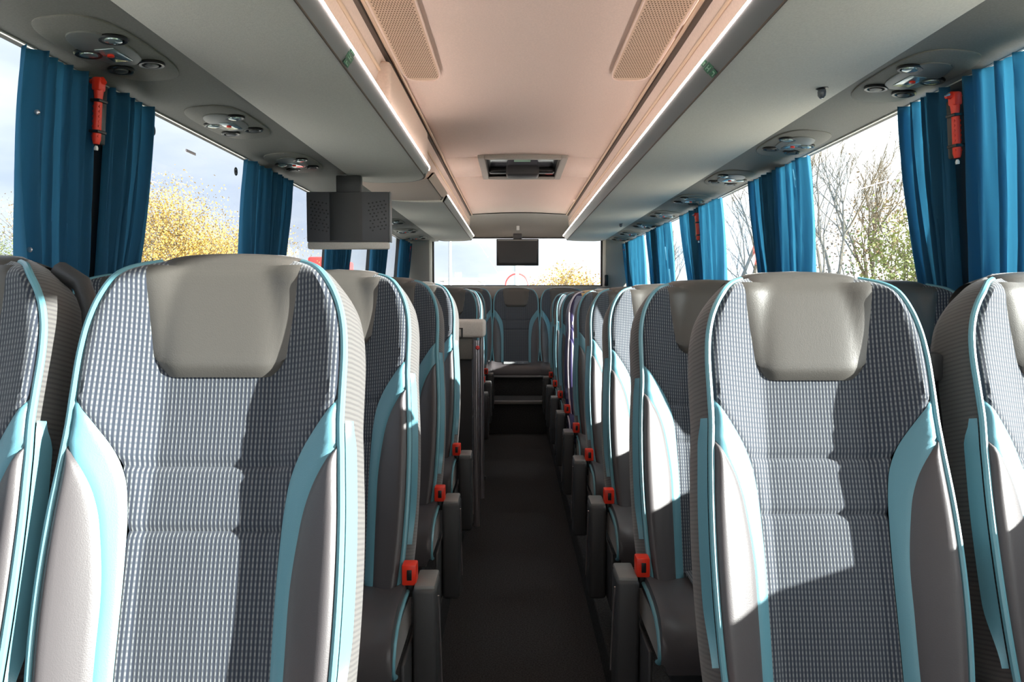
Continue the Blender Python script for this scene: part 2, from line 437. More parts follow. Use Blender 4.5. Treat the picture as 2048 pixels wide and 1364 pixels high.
# passenger service units
def psu_unit(s):
    root = empty('service_unit')
    # local frame: x across (towards wall positive*s), y along, z=0 panel surface, units hang at z<0
    xa = .105
    V = []; n = 36
    def pill(rx, ry, z, cx=0, cy=0, p=3.0):
        out_ = []
        for k in range(n):
            t = 2 * math.pi * k / n; c_, s_ = math.cos(t), math.sin(t)
            out_.append((cx + rx * math.copysign(abs(c_) ** (2 / p), c_), cy + ry * math.copysign(abs(s_) ** (2 / p), s_), z))
        return out_
    MB().loft([pill(xa, .27, .002), pill(xa, .27, -.002), pill(xa - .004, .266, -.004)]).build('base_plate', M['psu'], root)
    MB().loft([pill(.062, .135, -.004, 0, -.04, 2.4), pill(.062, .135, -.008, 0, -.04, 2.4), pill(.054, .125, -.011, 0, -.04, 2.4)]).build('gloss_plate', M['plastic_mid'], root)
    for (x, y, k) in ((-.055, .10, 0), (.045, .13, 0), (-.055, -.11, 1), (.055, -.02, 1)):
        nz_ = MB().lathe([(.034, -.003), (.036, -.008), (.033, -.012), (.026, -.011), (.022, -.006)], (x, y, 0)).build('air_nozzle' if k == 0 else 'reading_lamp', M['black'], root)
        if k: MB().lathe([(.0225, -.007), (.021, -.013), (.012, -.016)], (x, y, 0)).build('lamp_lens', M['lens'], nz_)
        else: MB().lathe([(.020, -.006), (.018, -.013), (.006, -.015)], (x, y, 0)).build('nozzle_ball', M['plastic'], nz_)
    MB().box(-.03, .02, -.06, .045, -.0135, -.0105, .001).build('button_plate', M['lens'], root)
    MB().lathe([(.008, -.013), (.009, -.018), (.004, -.019)], (.0, -.015, 0)).build('call_button', M['red'], root)
    return root
ORD = ['nearest', 'second', 'third', 'fourth', 'fifth', 'sixth', 'seventh', 'eighth', 'ninth']
pl = None
for s, nm, ysl in ((-1, 'left', (2.12, 2.98, 3.85, 5.95, 6.85, 7.75, 8.6)), (1, 'right', (2.38, 3.38, 4.35, 5.3, 6.25, 7.15, 8.05, 8.75))):
    g, xw = (GL, XL) if s < 0 else (GR, XR)
    for i, y in enumerate(ysl):
        u = psu_unit(s) if pl is None else copy_tree(pl)
        if pl is None: pl = u
        xm = (g['xb'] + xw) / 2; zm = (g['zb'] + ZT) / 2
        u.location = (xm, y, zm + .001)
        u.rotation_euler = (0, math.atan2(g['zb'] - ZT, abs(xw - g['xb'])) * (1 if s > 0 else -1), 0)
        u.scale = (1 if s > 0 else -1, 1, 1)
        tag(u, '%s overhead unit of round nozzles, lamps and red button on the %s side' % (ORD[i], nm), 'service unit', 'overhead service units on the %s side' % nm)

# side pillars and windows
win = 1
for s, nm in ((-1, 'left'), (1, 'right')):
    for i, y in enumerate(PILLARS):
        x1, x0 = wx(s, ZS), wx(s, ZT)
        w = .085; w2 = .17
        MB_ = MB().loft([[(x1, y - w, ZS), (x1 + s * .06, y - w, ZS), (x0 + s * .06, y - w, ZT + .03), (x0, y - w, ZT)], [(x1, y + w2, ZS), (x1 + s * .06, y + w2, ZS), (x0 + s * .06, y + w2, ZT + .03), (x0, y + w2, ZT)]])
        o = MB_.build('trim_%d' % (16 + i + (6 if s > 0 else 0)), M['pillar'], smooth=False); struct(o, 'black window pillar')
    ys = [Y0] + PILLARS + [9.3]
    for a, b in zip(ys[:-1], ys[1:]):
        x1, x0 = wx(s, ZS) + s * .045, wx(s, ZT) + s * .045
        t = s * .005
        a_, b_ = a + .0, b - .0
        o = MB().loft([[(x1, a_, ZS - .02), (x1 + t, a_, ZS - .02), (x0 + t, a_, ZT + .05), (x0, a_, ZT + .05)], [(x1, b_, ZS - .02), (x1 + t, b_, ZS - .02), (x0 + t, b_, ZT + .05), (x0, b_, ZT + .05)]]).build('window_%d' % win, M['glass'], smooth=False)
        struct(o); win += 1

# rear wall, corner pillars, window
struct(MB().box(-1.40, 1.48, Y1, Y1 + .1, 0, 1.435).build('wall_rear', M['wall'], smooth=False), 'grey wall below the rear window')
struct(MB().box(-1.40, 1.48, 9.12, Y1, 1.28, 1.43, .02).build('rear_shelf', M['wall']), 'grey shelf below the rear window')
struct(MB().box(-1.36, -.965, 9.1, Y1 + .1, 1.3, 2.36, .03).build('trim_30', M['wall']))
struct(MB().box(1.045, 1.44, 9.1, Y1 + .1, 1.3, 2.36, .03).build('trim_31', M['wall']))
struct(MB().box(-.98, 1.06, Y1 - .0, Y1 + .1, 2.012, 2.38).build('trim_32', M['wall'], smooth=False))
struct(MB().box(-.965, 1.045, Y1 + .05, Y1 + .056, 1.43, 2.015).build('window_%d' % win, M['glass'], smooth=False), 'wide rear window')
fr = MB().box(-.968, -.945, Y1 - .03, Y1 + .02, 1.43, 2.01).box(1.025, 1.048, Y1 - .03, Y1 + .02, 1.43, 2.01).box(-.968, 1.048, Y1 - .03, Y1 + .02, 1.995, 2.012).box(-.968, 1.048, Y1 - .03, Y1 + .02, 1.43, 1.446)
struct(fr.build('trim_33', M['black'], smooth=False), 'black rubber frame around the rear window')
tag(MB().box(1.03, 1.075, 9.02, 9.08, 1.43, 1.56, .015).build('latch', M['black']), 'small black latch standing at the right foot of the rear window', 'latch')

struct(MB().box(-1.40, 1.48, Y0 - .1, Y0, 0, .95).build('wall_front', M['plastic_mid'], smooth=False), 'front wall below the windscreen')
struct(MB().box(-1.40, 1.48, Y0 - .1, Y0, 2.02, 2.40).build('trim_34', M['wall'], smooth=False))
struct(MB().box(-1.40, -1.12, Y0 - .1, Y0, .95, 2.02).box(1.20, 1.48, Y0 - .1, Y0, .95, 2.02).build('trim_35', M['pillar'], smooth=False))
struct(MB().box(-1.12, 1.20, Y0 - .06, Y0 - .054, .94, 2.03).build('window_20', M['glass'], smooth=False), 'windscreen')
# ================================================================== ceiling grilles, hatch, labels
def grille(x0, x1, y1, label, s):
    root = empty('speaker_panel'); tag(root, label, 'ceiling grille', 'perforated ceiling grilles')
    y0 = -.4; z = ZC + .005
    n = 20; ring = []
    cx, hw = (x0 + x1) / 2, (x1 - x0) / 2
    plan = [(x0, y0), (x1, y0)]
    for k in range(n + 1):
        t = math.pi * k / n; plan.append((cx + hw * math.copysign(abs(math.cos(t)) ** .55, math.cos(t)), y1 - .14 + .14 * math.sin(t) ** .8))
    MB().loft([[(x, y, z + .004) for x, y in plan], [(x, y, z - .012) for x, y in plan]]).build('panel', M['grille'], root, smooth=False)
    MB().tube([(x, y, z - .012) for x, y in plan[1:]] + [(x0, y0, z - .012)], .004, 6).build('rim', M['ceil'], root)
    h = MB(); rows = int((y1 - y0 - .1) / .0165)
    for j in range(rows):
        y = y1 - .05 - j * .0165
        if y < 1.9: break
        m_ = 14
        for i in range(m_):
            x = x0 + .014 + (x1 - x0 - .028) * (i + (.5 if j % 2 else 0)) / (m_ - .5)
            w_, l_ = .0036, .0052
            h.add([(x - w_, y, z - .0128), (x, y - l_, z - .0128), (x + w_, y, z - .0128), (x, y + l_, z - .0128), (x - w_, y, z - .010), (x, y - l_, z - .010), (x + w_, y, z - .010), (x, y + l_, z - .010)],
                  [(0, 1, 2, 3), (7, 6, 5, 4), (0, 4, 5, 1), (1, 5, 6, 2), (2, 6, 7, 3), (3, 7, 4, 0)])
    tag(h.build('perforations', M['hole'], root, smooth=False), kind='stuff')
grille(-.465, -.31, 3.46, 'long beige perforated grille on the left edge of the ceiling', -1)
grille(.41, .575, 3.46, 'long beige perforated grille on the right edge of the ceiling', 1)

hx0, hx1, hy0, hy1 = HOLE
ht = empty('roof_hatch', ((hx0 + hx1) / 2, (hy0 + hy1) / 2, ZC)); tag(ht, 'rectangular roof hatch with dark tinted lid set in the ceiling', 'roof hatch')
def hloc(mb_):
    mb_.v = [(x - ht.location.x, y - ht.location.y, z - ht.location.z) for x, y, z in mb_.v]; return mb_
m_ = MB(); zt = 2.355
for a in ((hx0 - .045, hx0, hy0 - .05, hy1 + .04), (hx1, hx1 + .045, hy0 - .05, hy1 + .04), (hx0, hx1, hy0 - .05, hy0), (hx0, hx1, hy1, hy1 + .04)):
    m_.box(a[0], a[1], a[2], a[3], ZC - .008, ZC + .028, .006)
hloc(m_).build('hatch_frame', M['wall'], ht)
m_ = MB().box(hx0 - .012, hx0, hy0, hy1, ZC + .01, zt).box(hx1, hx1 + .012, hy0, hy1, ZC + .01, zt).box(hx0, hx1, hy1, hy1 + .012, ZC + .01, zt).box(hx0, hx1, hy0 - .012, hy0, ZC + .01, zt)
hloc(m_).build('hatch_well', M['psu'], ht, smooth=False)
hloc(MB().box(hx0, hx1, hy0, hy1, ZC + .055, ZC + .065, .004)).build('hatch_lid', M['smoke'], ht)
hloc(MB().box(hx0 + .01, hx1 - .01, hy1 - .20, hy1 - .12, ZC + .01, ZC + .054, .015, 3)).build('lid_bar', M['black'], ht)
hd = hloc(MB().box(-.06, .19, 6.02, 6.20, ZC - .02, ZC + .08, .02, 3)).build('release_handle', M['plastic'], ht)
hloc(MB().box(.0, .12, 5.74, 5.84, ZC + .050, ZC + .0555)).build('green_label', M['palegreen'], ht)
hloc(MB().box(hx1 - .075, hx1 - .02, 6.10, 6.24, ZC + .02, ZC + .03)).build('red_label', M['redpaint'], ht)

def green_plate(s, g, y, label):
    a = Vector((g['xc'], 0, g['zc'])); b = Vector((g['xd'], 0, g['zd']))
    root = empty('seat_number_sticker', (0, y, 0)); tag(root, label, 'sticker')
    nrm = Vector((b - a)).cross(Vector((0, 1, 0))).normalized()
    if nrm.x * -s < 0: nrm = -nrm
    def q(t0, t1, y0, y1, off, nm, m__, par):
        P = []
        for o_ in (off, off - .0012):
            for (t, yy) in ((t0, y0), (t1, y0), (t1, y1), (t0, y1)):
                p = a.lerp(b, t) + nrm * o_; P.append((p.x, yy, p.z))
        return MB().add(P, [(0, 1, 2, 3), (7, 6, 5, 4), (0, 4, 5, 1), (1, 5, 6, 2), (2, 6, 7, 3), (3, 7, 4, 0)]).build(nm, m__, par, smooth=False)
    base = q(.08, .34, -.028, .028, .0055, 'green_square', M['green'], root)
    q(.38, .72, -.034, .034, .0055, 'green_square', M['green'], root)
    q(.76, .93, -.026, .026, .0055, 'green_square', M['green'], root)
    for t0, t1, y0, y1 in ((.14, .28, -.016, -.008), (.14, .18, -.016, .016), (.46, .50, -.02, .02), (.60, .64, -.02, .02), (.50, .60, -.003, .004), (.81, .88, -.012, .012)):
        q(t0, t1, y0, y1, .0065, 'pale_mark', M['palegreen'], root)
green_plate(-1, GL, 2.22, 'green seat number sticker on the metal edge of the left rack')
green_plate(1, GR, 2.32, 'green seat number sticker on the metal edge of the right rack')

for i, (x, y) in enumerate(((.958, 2.50), (.94, 7.0))):
    c = empty('dome_knob', (x, y, 1.953)); tag(c, ('small black domed knob under the near part of the right rack', 'small black domed knob under the far part of the right rack')[i], 'knob', None)
    MB().lathe([(.018, .006), (.019, -.004), (.012, -.008)]).build('collar', M['black'], c)
    MB().lathe([(.011, -.006), (.013, -.014), (.012, -.026), (.006, -.034), (.001, -.035)]).build('dome', M['smoke'], c)

# stickers on the left window
for i, (y, z) in enumerate(((2.80, 1.885), (3.63, 1.873))):
    x = wx(-1, z) - .045 + .0045
    st = empty('oval_mark', (x, y, z)); tag(st, ('small dark ring mark on the left window beside the near curtain', 'small dark ring mark on the left window beside the second curtain')[i], 'window mark', None)
    ring = [(0, .013 * math.cos(t), .016 * math.sin(t)) for t in np.linspace(0, 2 * math.pi, 25)]
    MB().tube(ring, .0035, 6, cap=False).build('ring', M['plastic'], st)
    MB().tube([(0, 0, -.006), (0, 0, .006)], .003, 6).build('centre_mark', M['plastic'], st)
tag(MB().box(wx(-1, 1.80) - .0435, wx(-1, 1.80) - .0395, 3.10, 3.19, 1.866, 1.876).build('window_sticker', M['pink']), 'tiny pale red strip sticker on the second left window pane', 'sticker')

# ================================================================== hanging screens
tv = empty('hanging_screen', (-.885, 4.25, 1.725)); tv.scale = (.98, 1, .87); tag(tv, 'dark screen hanging below the left rack end, perforated back turned to the camera', 'screen')
def bulge(u, v):
    x = -.225 + .45 * u; z = -.155 + .31 * v
    return (x, -.022 - .010 * math.exp(-((u - .5) / .2) ** 2), z)
mb = MB().box(-.225, .225, -.018, .03, -.15, .157, .008)
mb.build('back_cover', M['tvback'], tv)
MB().loft([[(x, -.0175 - d, z) for x, d in ((-.10, 0), (-.075, .010), (.055, .010), (.08, 0))] for z in (-.14, .15)][::-1], closed=True).build('centre_bulge', M['plastic'], tv)  # darker plastic than the cover stands in for reflections on the bulge
h = MB(); rnd = random.Random(3)
for sx in (-1, 1):
    for j in range(9):
        for i in range(5):
            x = sx * (.115 + .021 * i) + (.008 if j % 2 else 0); z = .085 - .021 * j + .004 * i
            if rnd.random() < .12: continue
            h.lathe([(.0052, -.0186), (.0052, -.0176)], (x, 0, z), 'y', 8)
tag(h.build('vent_holes', M['black'], tv, smooth=False), kind='stuff')
MB().box(-.222, .222, -.02, .03, -.192, -.148, .01).build('lower_bezel', M['rack'], tv)
MB().box(.2245, .233, -.018, .03, -.15, .157, .002).build('side_strip', M['lip'], tv)
MB().box(-.07, .07, .01, .05, .15, .262, .008).build('hinge', M['plastic'], tv)
MB().box(-.205, .205, .028, .034, -.135, .14).build('glass_panel', M['screen'], tv, smooth=False)

rt = empty('rear_screen', (.0, 9.0, 1.84)); tag(rt, 'black flat screen hanging in front of the rear window', 'screen')
rt.location = (.04, 8.98, 1.81)
MB().box(-.238, .238, -.02, .02, -.15, .15, .006).build('screen_casing', M['black'], rt)
MB().box(-.215, .215, -.024, -.019, -.12, .125).build('display', M['screen'], rt, smooth=False)
MB().box(-.225, .225, -.0235, -.0195, .128, .142).build('top_strip', M['plastic_mid'], rt, smooth=False)
MB().box(-.05, .05, .0, .425, .15, .215, .01).build('bracket', M['plastic'], rt)

# ================================================================== curtains
def curtain(s, y_open, y_pil, y_open_b, label, npl=5, seed=0, zbot=.93, group=None):
    """sheet from the pillar (y_pil) out to y_open at the rail; at the bottom it is drawn in to y_open_b"""
    rnd = random.Random(seed); ph = [rnd.uniform(-.5, .5) for _ in range(30)]
    root_x = wx(s, ZT)
    def fn(u, v):
        z = ZT - .02 - v * (ZT - .02 - zbot)
        e = sstep(0, 1, v) * .55 + v * v * .45
        yo = y_open + (y_open_b - y_open) * e
        bow = .03 * math.sin(math.pi * v) * (1 if y_open > y_pil else -1)
        y = y_pil + (yo + bow - y_pil) * u
        p = u * npl * 2 * math.pi + ph[int(u * npl * 2) % 30] * .5 + ph[5] + .5 * math.sin(v * 2.2 + ph[7])
        amp = (.021 + .012 * math.sin(u * 9 + ph[3])) * (.75 + .5 * v)
        x = wx(s, z) - s * (.038 + amp * math.sin(p) * .9 + .006 * math.sin(2.7 * p + 4 * v))
        y += .010 * math.cos(p) * (1 if y_open > y_pil else -1)
        return (x, y, z)
    o = MB().grid(fn, npl * 16, 26).build('curtain', M['curtain'])
    mod = o.modifiers.new('thick', 'SOLIDIFY'); mod.thickness = .0018; mod.offset = 0
    tag(o, label, 'curtain', group)
    return o
w5 = ['first', 'second', 'third', 'fourth', 'fifth']
for s, nm in ((-1, 'left'), (1, 'right')):
    for i, y in enumerate(PILLARS[1:]):
        near_l = 'teal curtain, near half of the pair at the %s window pillar on the %s' % (w5[i], nm)
        far_l = 'teal curtain, far half of the pair at the %s window pillar on the %s' % (w5[i], nm)
        dn, df = .34, .33
        if i == 0 and s > 0: dn = .40
        if s > 0 and i: dn, df = {1: (.44, .38), 2: (.60, .55), 3: (.62, .45), 4: (.92, .40)}[i]
        gp = .04 if i in (0,) else .015
        curtain(s, y - dn, y - gp, y - dn + .10, near_l, 5, 10 * i + (1 if s > 0 else 2), group='curtains along the %s windows' % nm)
        curtain(s, y + df, y + gp, y + .12, far_l, 5, 10 * i + (3 if s > 0 else 4), group='curtains along the %s windows' % nm)
        if s > 0: curtain(s, .42, .06, .36, 'teal curtain added out of view on the right to shade the left window seat', 5, 91, group='curtains along the right windows')  # unseen curtain, added to keep sun off the left window seat
    # brass snap studs of the nearest left curtain
    st = None
for z in (1.76, 1.42):
    tag(MB().lathe([(.007, 0), (.006, -.004), (.002, -.005)], (0, 0, 0), 'y', 10).build('curtain_stud', M['chrome']), 'small metal stud near the outer edge of the first left curtain, %s one' % ('upper' if z > 1.6 else 'lower'), 'stud').location = (wx(-1, z) + .05, 1.99, z)

# ================================================================== emergency hammers
def hammer():
    root = empty('emergency_hammer')
    MB().box(-.010, .010, -.016, .010, -.115, .075, .005).build('holder', M['black'], root)
    h_ = MB().tube([(0, -.02, -.115), (0, -.02, -.10), (0, -.02, .03), (0, -.02, .06)], [.010, .014, .013, .016], 10).box(-.016, .016, -.038, -.004, .055, .10, .008)
    h_.tube([(-.034, -.02, .085), (-.012, -.02, .09), (.012, -.02, .09), (.02, -.02, .082)], [.006, .013, .013, .009], 8)
    for k in range(7): h_.tube([(-.013, -.024, -.09 + k * .016), (.013, -.024, -.09 + k * .016)], .005, 6)
    h_.build('hammer_body', M['red'], root)
    MB().tube([(-.030, -.03, .092), (-.046, -.03, .086)], [.006, .002], 8).build('steel_tip', M['chrome'], root)
    for z in (.025, -.075): MB().box(-.018, .018, -.037, .004, z - .005, z + .005, .002).build('strap', M['black'], root)
    MB().lathe([(.006, -.135), (.007, -.128), (.004, -.12)], (0, -.02, 0), 'z', 8).build('tail_stud', M['white'], root)
    return root
hm = None
for s, y, z, lab in ((-1, 2.245, 1.825, 'red emergency hammer between the two halves of the first left curtain pair'),
                     (1, 2.27, 1.79, 'red emergency hammer between the two halves of the first right curtain pair'),
                     (1, 5.40, 1.785, 'red emergency hammer on the third right window pillar'),
                     (-1, 5.40, 1.785, 'red emergency hammer on the third left window pillar'),
                     (-1, 9.05, 1.80, 'red emergency hammer on the left corner beside the rear window'),
                     (1, 9.05, 1.77, 'red emergency hammer on the right corner beside the rear window')):
    o = hammer() if hm is None else copy_tree(hm)
    hm = hm or o
    x = wx(s, z) - s * .075
    if y > 9: x = wx(s, z) - s * .04
    o.location = (x, y, z); o.rotation_euler = (0, -R(5) * s, s * R(12)); o.scale = (.85, .85, .85)
    tag(o, lab, 'emergency hammer', 'red emergency hammers by the windows')

# ================================================================== seats
RC = R(16.5)                       # recline
UP = Vector((0, math.sin(RC), math.cos(RC))); NF = Vector((0, -math.cos(RC), math.sin(RC)))
ZCU = .488; ZQ = .432                        # cushion height above the seat platform
wtab = crom([(-.13, .208), (-.06, .217), (0, .223), (.1, .229), (.2, .231), (.3, .229), (.4, .223), (.47, .219), (.53, .219), (.58, .218), (.63, .212), (.67, .200), (.70, .184), (.725, .163), (.742, .140), (.754, .112), (.762, .07), (.765, .0)], 900)
atab = crom([(-.13, .122), (.1, .122), (.25, .124), (.32, .128), (.37, .136), (.41, .152), (.46, .186), (.505, .221), (.56, .25)], 500)
btab = crom([(-.13, .146), (.1, .147), (.2, .149), (.27, .157), (.32, .166), (.36, .180), (.40, .203), (.43, .225), (.50, .26)], 500)
def relief(x, h):
    w_ = max(wtab(h), .02); s_ = abs(x) / w_
    amp = .063 if h < .45 else .063 - .020 * sstep(.45, .68, h)
    amp *= 1 - .75 * sstep(.70, .765, h)
    t = min(max((s_ - .44) / .48, 0), 1); t = t * .8 + t * t * (3 - 2 * t) * .2
    r_ = amp * t - .012 * sstep(.93, 1.02, s_)
    r_ += .012 * math.sin(max(0, min(1, (h + .05) / .45)) * math.pi) * (1 - s_ * .5)
    r_ += .012 * sstep(.45, .68, h)
    r_ -= .035 * sstep(.70, .768, h) ** 2
    return r_
def PT(x, h, n=0.0):
    return Vector((x, 0, ZCU)) + UP * h + NF * (relief(x, h) + n)
def seam(d, depth=.006, wdt=.006): return -depth * math.exp(-(d / wdt) ** 2)

def cush_sec(t):
    return None
MESH = {}
def seat(variant='plain', side=1, mats=None, handle=False, legs=True, name='coach_seat'):
    """side: +1 when the aisle is towards local +x"""
    k = dict(fabric='fabric', leather='leather', head='head_leather', teal='teal', pipe='piping', side='fabric_side')
    if mats: k.update(mats)
    g = {a: M[b] for a, b in k.items()}
    root = empty(name)
    hs = [-.12 + .63 * i / 84 for i in range(85)] + [.51 + (.765 - .51) * (1 - (1 - (i + 1) / 30) ** 1.6) for i in range(30)]
    nh = len(hs) - 1
    # centre fabric
    def fab(u, v):
        h = hs[int(round(v * nh))]; a = min(atab(h) if h < .555 else 9, wtab(h)); x = (2 * u - 1) * a
        d1 = min(abs(h - .392), abs(h - .285)) if abs(x) < .16 else 1
        n_ = seam(d1, .007, .007) + (seam(a - abs(x), .004, .006) if h < .52 else 0)
        return PT(x, h, n_)
    def fuv(u, v):
        h = hs[int(round(v * nh))]; a = min(atab(h) if h < .555 else 9, wtab(h)); return ((2 * u - 1) * a, h)
    MB().grid(fab, 48, nh, fuv).build('backrest', g['fabric'], root, uv=True)
    # teal strips and leather bolsters
    for sg in (-1, 1):
        def strip(u, v):
            h = -.12 + (.505 + .12) * v; w_ = wtab(h); a = min(atab(h), w_); b = min(btab(h), w_)
            x = (a + (b - a) * u); return PT(sg * x, h, .001 + seam(min(u, 1 - u) * max(b - a, .001), .003, .004))
        MB().grid(strip, 6, 46, flip=sg < 0).build('teal_strip', g['teal'], root)
        def bol(u, v):
            h = -.12 + (.428 + .12) * v; w_ = wtab(h); b = min(btab(h), w_)
            x = b + (w_ - b) * u; return PT(sg * x, h, .001 + .003 * math.sin(math.pi * u) + seam(min(u, 1 - u) * max(w_ - b, .001), .003, .004))
        MB().grid(bol, 12, 46, flip=sg < 0).build('bolster', g['leather'], root)
        # stitched line in the bolster is left to the seam; piping along the outline
        ph = [h for h in hs if h <= .7545]
        path = [PT(sg * (wtab(h) + .001), h, .003) for h in ph]
        MB().tube(path, .0064, 8).build('piping', g['pipe'], root)
    # side and back shell: ring around the outline
    out_ = [(-1, h) for h in hs] + [(1, h) for h in hs[::-1][1:]]
    prof = [(0, 0), (.010, .010), (.017, .030), (.018, .055), (.010, .085), (-.012, .105), (-.05, .112)]
    def ring_pts(sg, h, o, b):
        w_ = wtab(h)
        hh = h
        top = sstep(.66, .765, h)
        x = sg * max(w_ + o * (1 - top) - (.0 if o >= 0 else 0), 0); 
        base = Vector((x, 0, ZCU)) + UP * (h + o * top * .9 - (.02 * top if b > .1 else 0)) + NF * (relief(sg * w_, h) * max(0, 1 - b / .06) - b * (1 - .12 * top) - .004)
        return base
    V = []; U = []; per = 0; last = None
    for (sg, h) in out_:
        p0 = ring_pts(sg, h, 0, 0)
        if last is not None: per += (p0 - last).length
        last = p0; acc = 0
        for j, (o, b) in enumerate(prof):
            V.append(ring_pts(sg, h, o, b)); U.append((b * 1.0, per))
    n_ = len(prof); Fc = []; m2 = len(out_)
    for i in range(m2 - 1):
        for j in range(n_ - 2):
            Fc.append((i * n_ + j, i * n_ + j + 1, (i + 1) * n_ + j + 1, (i + 1) * n_ + j))
    MB().add(V, Fc, U).build('side_cover', g['side'], root, uv=True)
    # back panel
    V = []; Fc = []
    for h in hs:
        for sg in (-1, -.5, 0, .5, 1):
            top = sstep(.66, .765, h)
            a = ring_pts(1 if sg > 0 else -1, h, prof[-2][0], prof[-2][1])
            V.append(Vector((a.x * abs(sg) , a.y + .012 * (1 - sg * sg), a.z)))
    for i in range(len(hs) - 1):
        for j in range(4): Fc.append((i * 5 + j, (i + 1) * 5 + j, (i + 1) * 5 + j + 1, i * 5 + j + 1))
    MB().add(V, Fc).build('back_panel', M['shell'], root)
    # teal stripe on the aisle-facing side
    def sst(u, v):
        h = .02 + .44 * v; x = side * (wtab(h) + .007 + .0125 * u + .001); b = .000 + .015 * u * sstep(0, .25, v) * (1 - sstep(.9, 1, v) * .8)
        return Vector((x, 0, ZCU)) + UP * h + NF * (relief(side * wtab(h), h) * max(0, 1 - b / .06) - b - .002)
    MB().grid(sst, 3, 30, flip=side < 0).build('side_stripe', g['teal'], root)
    # headrest pad wrapping over the top
    path = [('f', h) for h in np.linspace(.54, .735, 18)]
    Vp = []
    for kk, h in path: Vp.append((h, relief(0, h) + .016 * min(1, .25 + (h - .54) / .02), 'f'))
    for t in np.linspace(10, 170, 12):
        tt = R(t); yb = relief(0, .735) + .016
        cy = (yb - .118) / 2; rad = (yb + .118) / 2
        Vp.append((.735 + .042 * math.sin(tt), cy + rad * math.cos(tt), 't'))
    for h in (.71, .66, .60, .56): Vp.append((h, -.120, 'b'))
    hw0 = [.098, .112]
    def hp(u, v):
        i = min(int(round(v * (len(Vp) - 1))), len(Vp) - 1); h, n__, z_ = Vp[i]
        t = min(1, max(0, i / 17))
        hw = .110 + .032 * t ** 1.1 + (.004 if z_ != 'f' else 0)
        s_ = 2 * u - 1; x = hw * s_
        rc = max(0, 1 - (h - .54) / .032) if z_ == 'f' else 0
        edge = abs(s_) ** 6
        hh = h
        if z_ == 'f' and rc > 0: hh = h + rc * .032 * (1 - math.sqrt(max(0, 1 - max(0, (abs(s_) - .66) / .34) ** 2)))
        drop = .016 * edge
        # sits on the cover: follow its relief towards the sides
        extra = (relief(x, min(hh, .76)) - relief(0, min(hh, .76))) * (.85 if z_ == 'f' else 0)
        if z_ == 't': drop += .012 * edge; hh = h - .010 * s_ ** 2 - .006 * edge
        return Vector((x, 0, ZCU)) + UP * hh + NF * (n__ - drop * (1 if z_ != 'b' else -1) + max(0, extra))
    MB().grid(hp, 26, len(Vp) - 1).build('headrest', g['head'], root)
    # cushion
    cu = empty('dummy') if False else None
    zc = ZQ
    def cprof(hw, top, thick, y):
        P_ = []
        for kx in range(17):
            s_ = -1 + 2 * kx / 16; P_.append((hw * math.copysign(abs(math.sin(s_ * math.pi / 2)) ** .8, s_), y, top - .012 * (1 - s_ * s_) + .012 * sstep(.5, .8, abs(s_)) - .03 * sstep(.85, 1, abs(s_))))
        for kx in range(5): P_.append((hw * (1 - .06 * kx) if kx < 3 else hw * .2 * (4 - kx), y, top - thick * (.4 + .15 * kx)))
        P_ = P_[:17] + [(hw * .99, y, top - thick * .5), (hw * .93, y, top - thick), (-hw * .93, y, top - thick), (-hw * .99, y, top - thick * .5)]
        return P_
    rings = []
    for y, top, th in ((.0, -.012, .10), (-.06, -.004, .12), (-.14, 0, .13), (-.22, -.004, .135), (-.27, -.014, .13), (-.305, -.030, .118), (-.328, -.052, .096), (-.338, -.080, .062), (-.340, -.10, .03)):
        rings.append(cprof(.238, zc + top, th, y))
    cush = MB().loft(rings).build('cushion', g['leather'], root)
    MB().grid(lambda u, v: ((2 * u - 1) * .118, -.02 - .24 * v, zc - .006 + .002 - .012 * max(0, v - .6) / .4), 20, 16, lambda u, v: ((2 * u - 1) * .12, -.4 * v)).build('cushion_fabric', g['fabric'], cush, uv=True)
    sp = []
    for yy, zz in ((-.02, -.022), (-.08, -.016), (-.15, -.014), (-.22, -.020), (-.27, -.032), (-.305, -.052), (-.325, -.080), (-.328, -.105), (-.318, -.122), (-.29, -.132)):
        sp.append((side * .2385, yy, zc + zz))
    MB().tube(sp, .0058, 7).build('cushion_piping', g['pipe'], cush)
    MB().box(min(side * .225, side * .2385), max(side * .225, side * .2385), -.31, -.02, zc - .125, zc - .045, .004).build('cushion_side', g['side'], cush)
    # seat frame and foot
    MB().box(-.21, .21, -.30, .02, .24, .33, .02).build('seat_frame', M['shell'], root)
    MB().box(-.03, .03, -.26, -.02, 0, .30, .01).box(-.05, .05, -.30, .02, 0, .02, .005).build('leg', M['shell'], root)
    if variant == 'aisle':
        x0, x1 = sorted((side * .254, side * .314))
        arm = MB().box(x0, x1, -.125, -.01, .10, zc + .005, .012, 3).build('armrest', M['plastic'], root)
        MB().box(x0 + .004, x1 - .004, -.12, .0, zc - .004, zc + .012, .006).build('armrest_cap', M['plastic_mid'], arm)
        x0, x1 = sorted((side * .240, side * .252))
        MB().box(x0, x1, -.24, .05, .10, zc - .13, .006).build('side_panel', M['plastic'], root)
        MB().tube([(side * .316, -.10, zc - .02), (side * .316, -.06, .3), (side * .316, -.02, .15)], .0025, 6).build('trim_wire', M['chrome'], arm)
    # belt buckle
    bx = side * .243
    if variant != 'rear':
     bk = MB().box(bx - .007, bx + .010, -.085, -.055, zc - .03, zc + .012, .003).build('buckle_stalk', M['black'], root)
     MB().box(bx - .017, bx + .019, -.10, -.058, zc + .004, zc + .056, .004).build('buckle', M['red'], bk)
     MB().box(bx - .004, bx + .008, -.1025, -.0995, zc + .018, zc + .044, .001).build('buckle_slot', M['black'], bk)
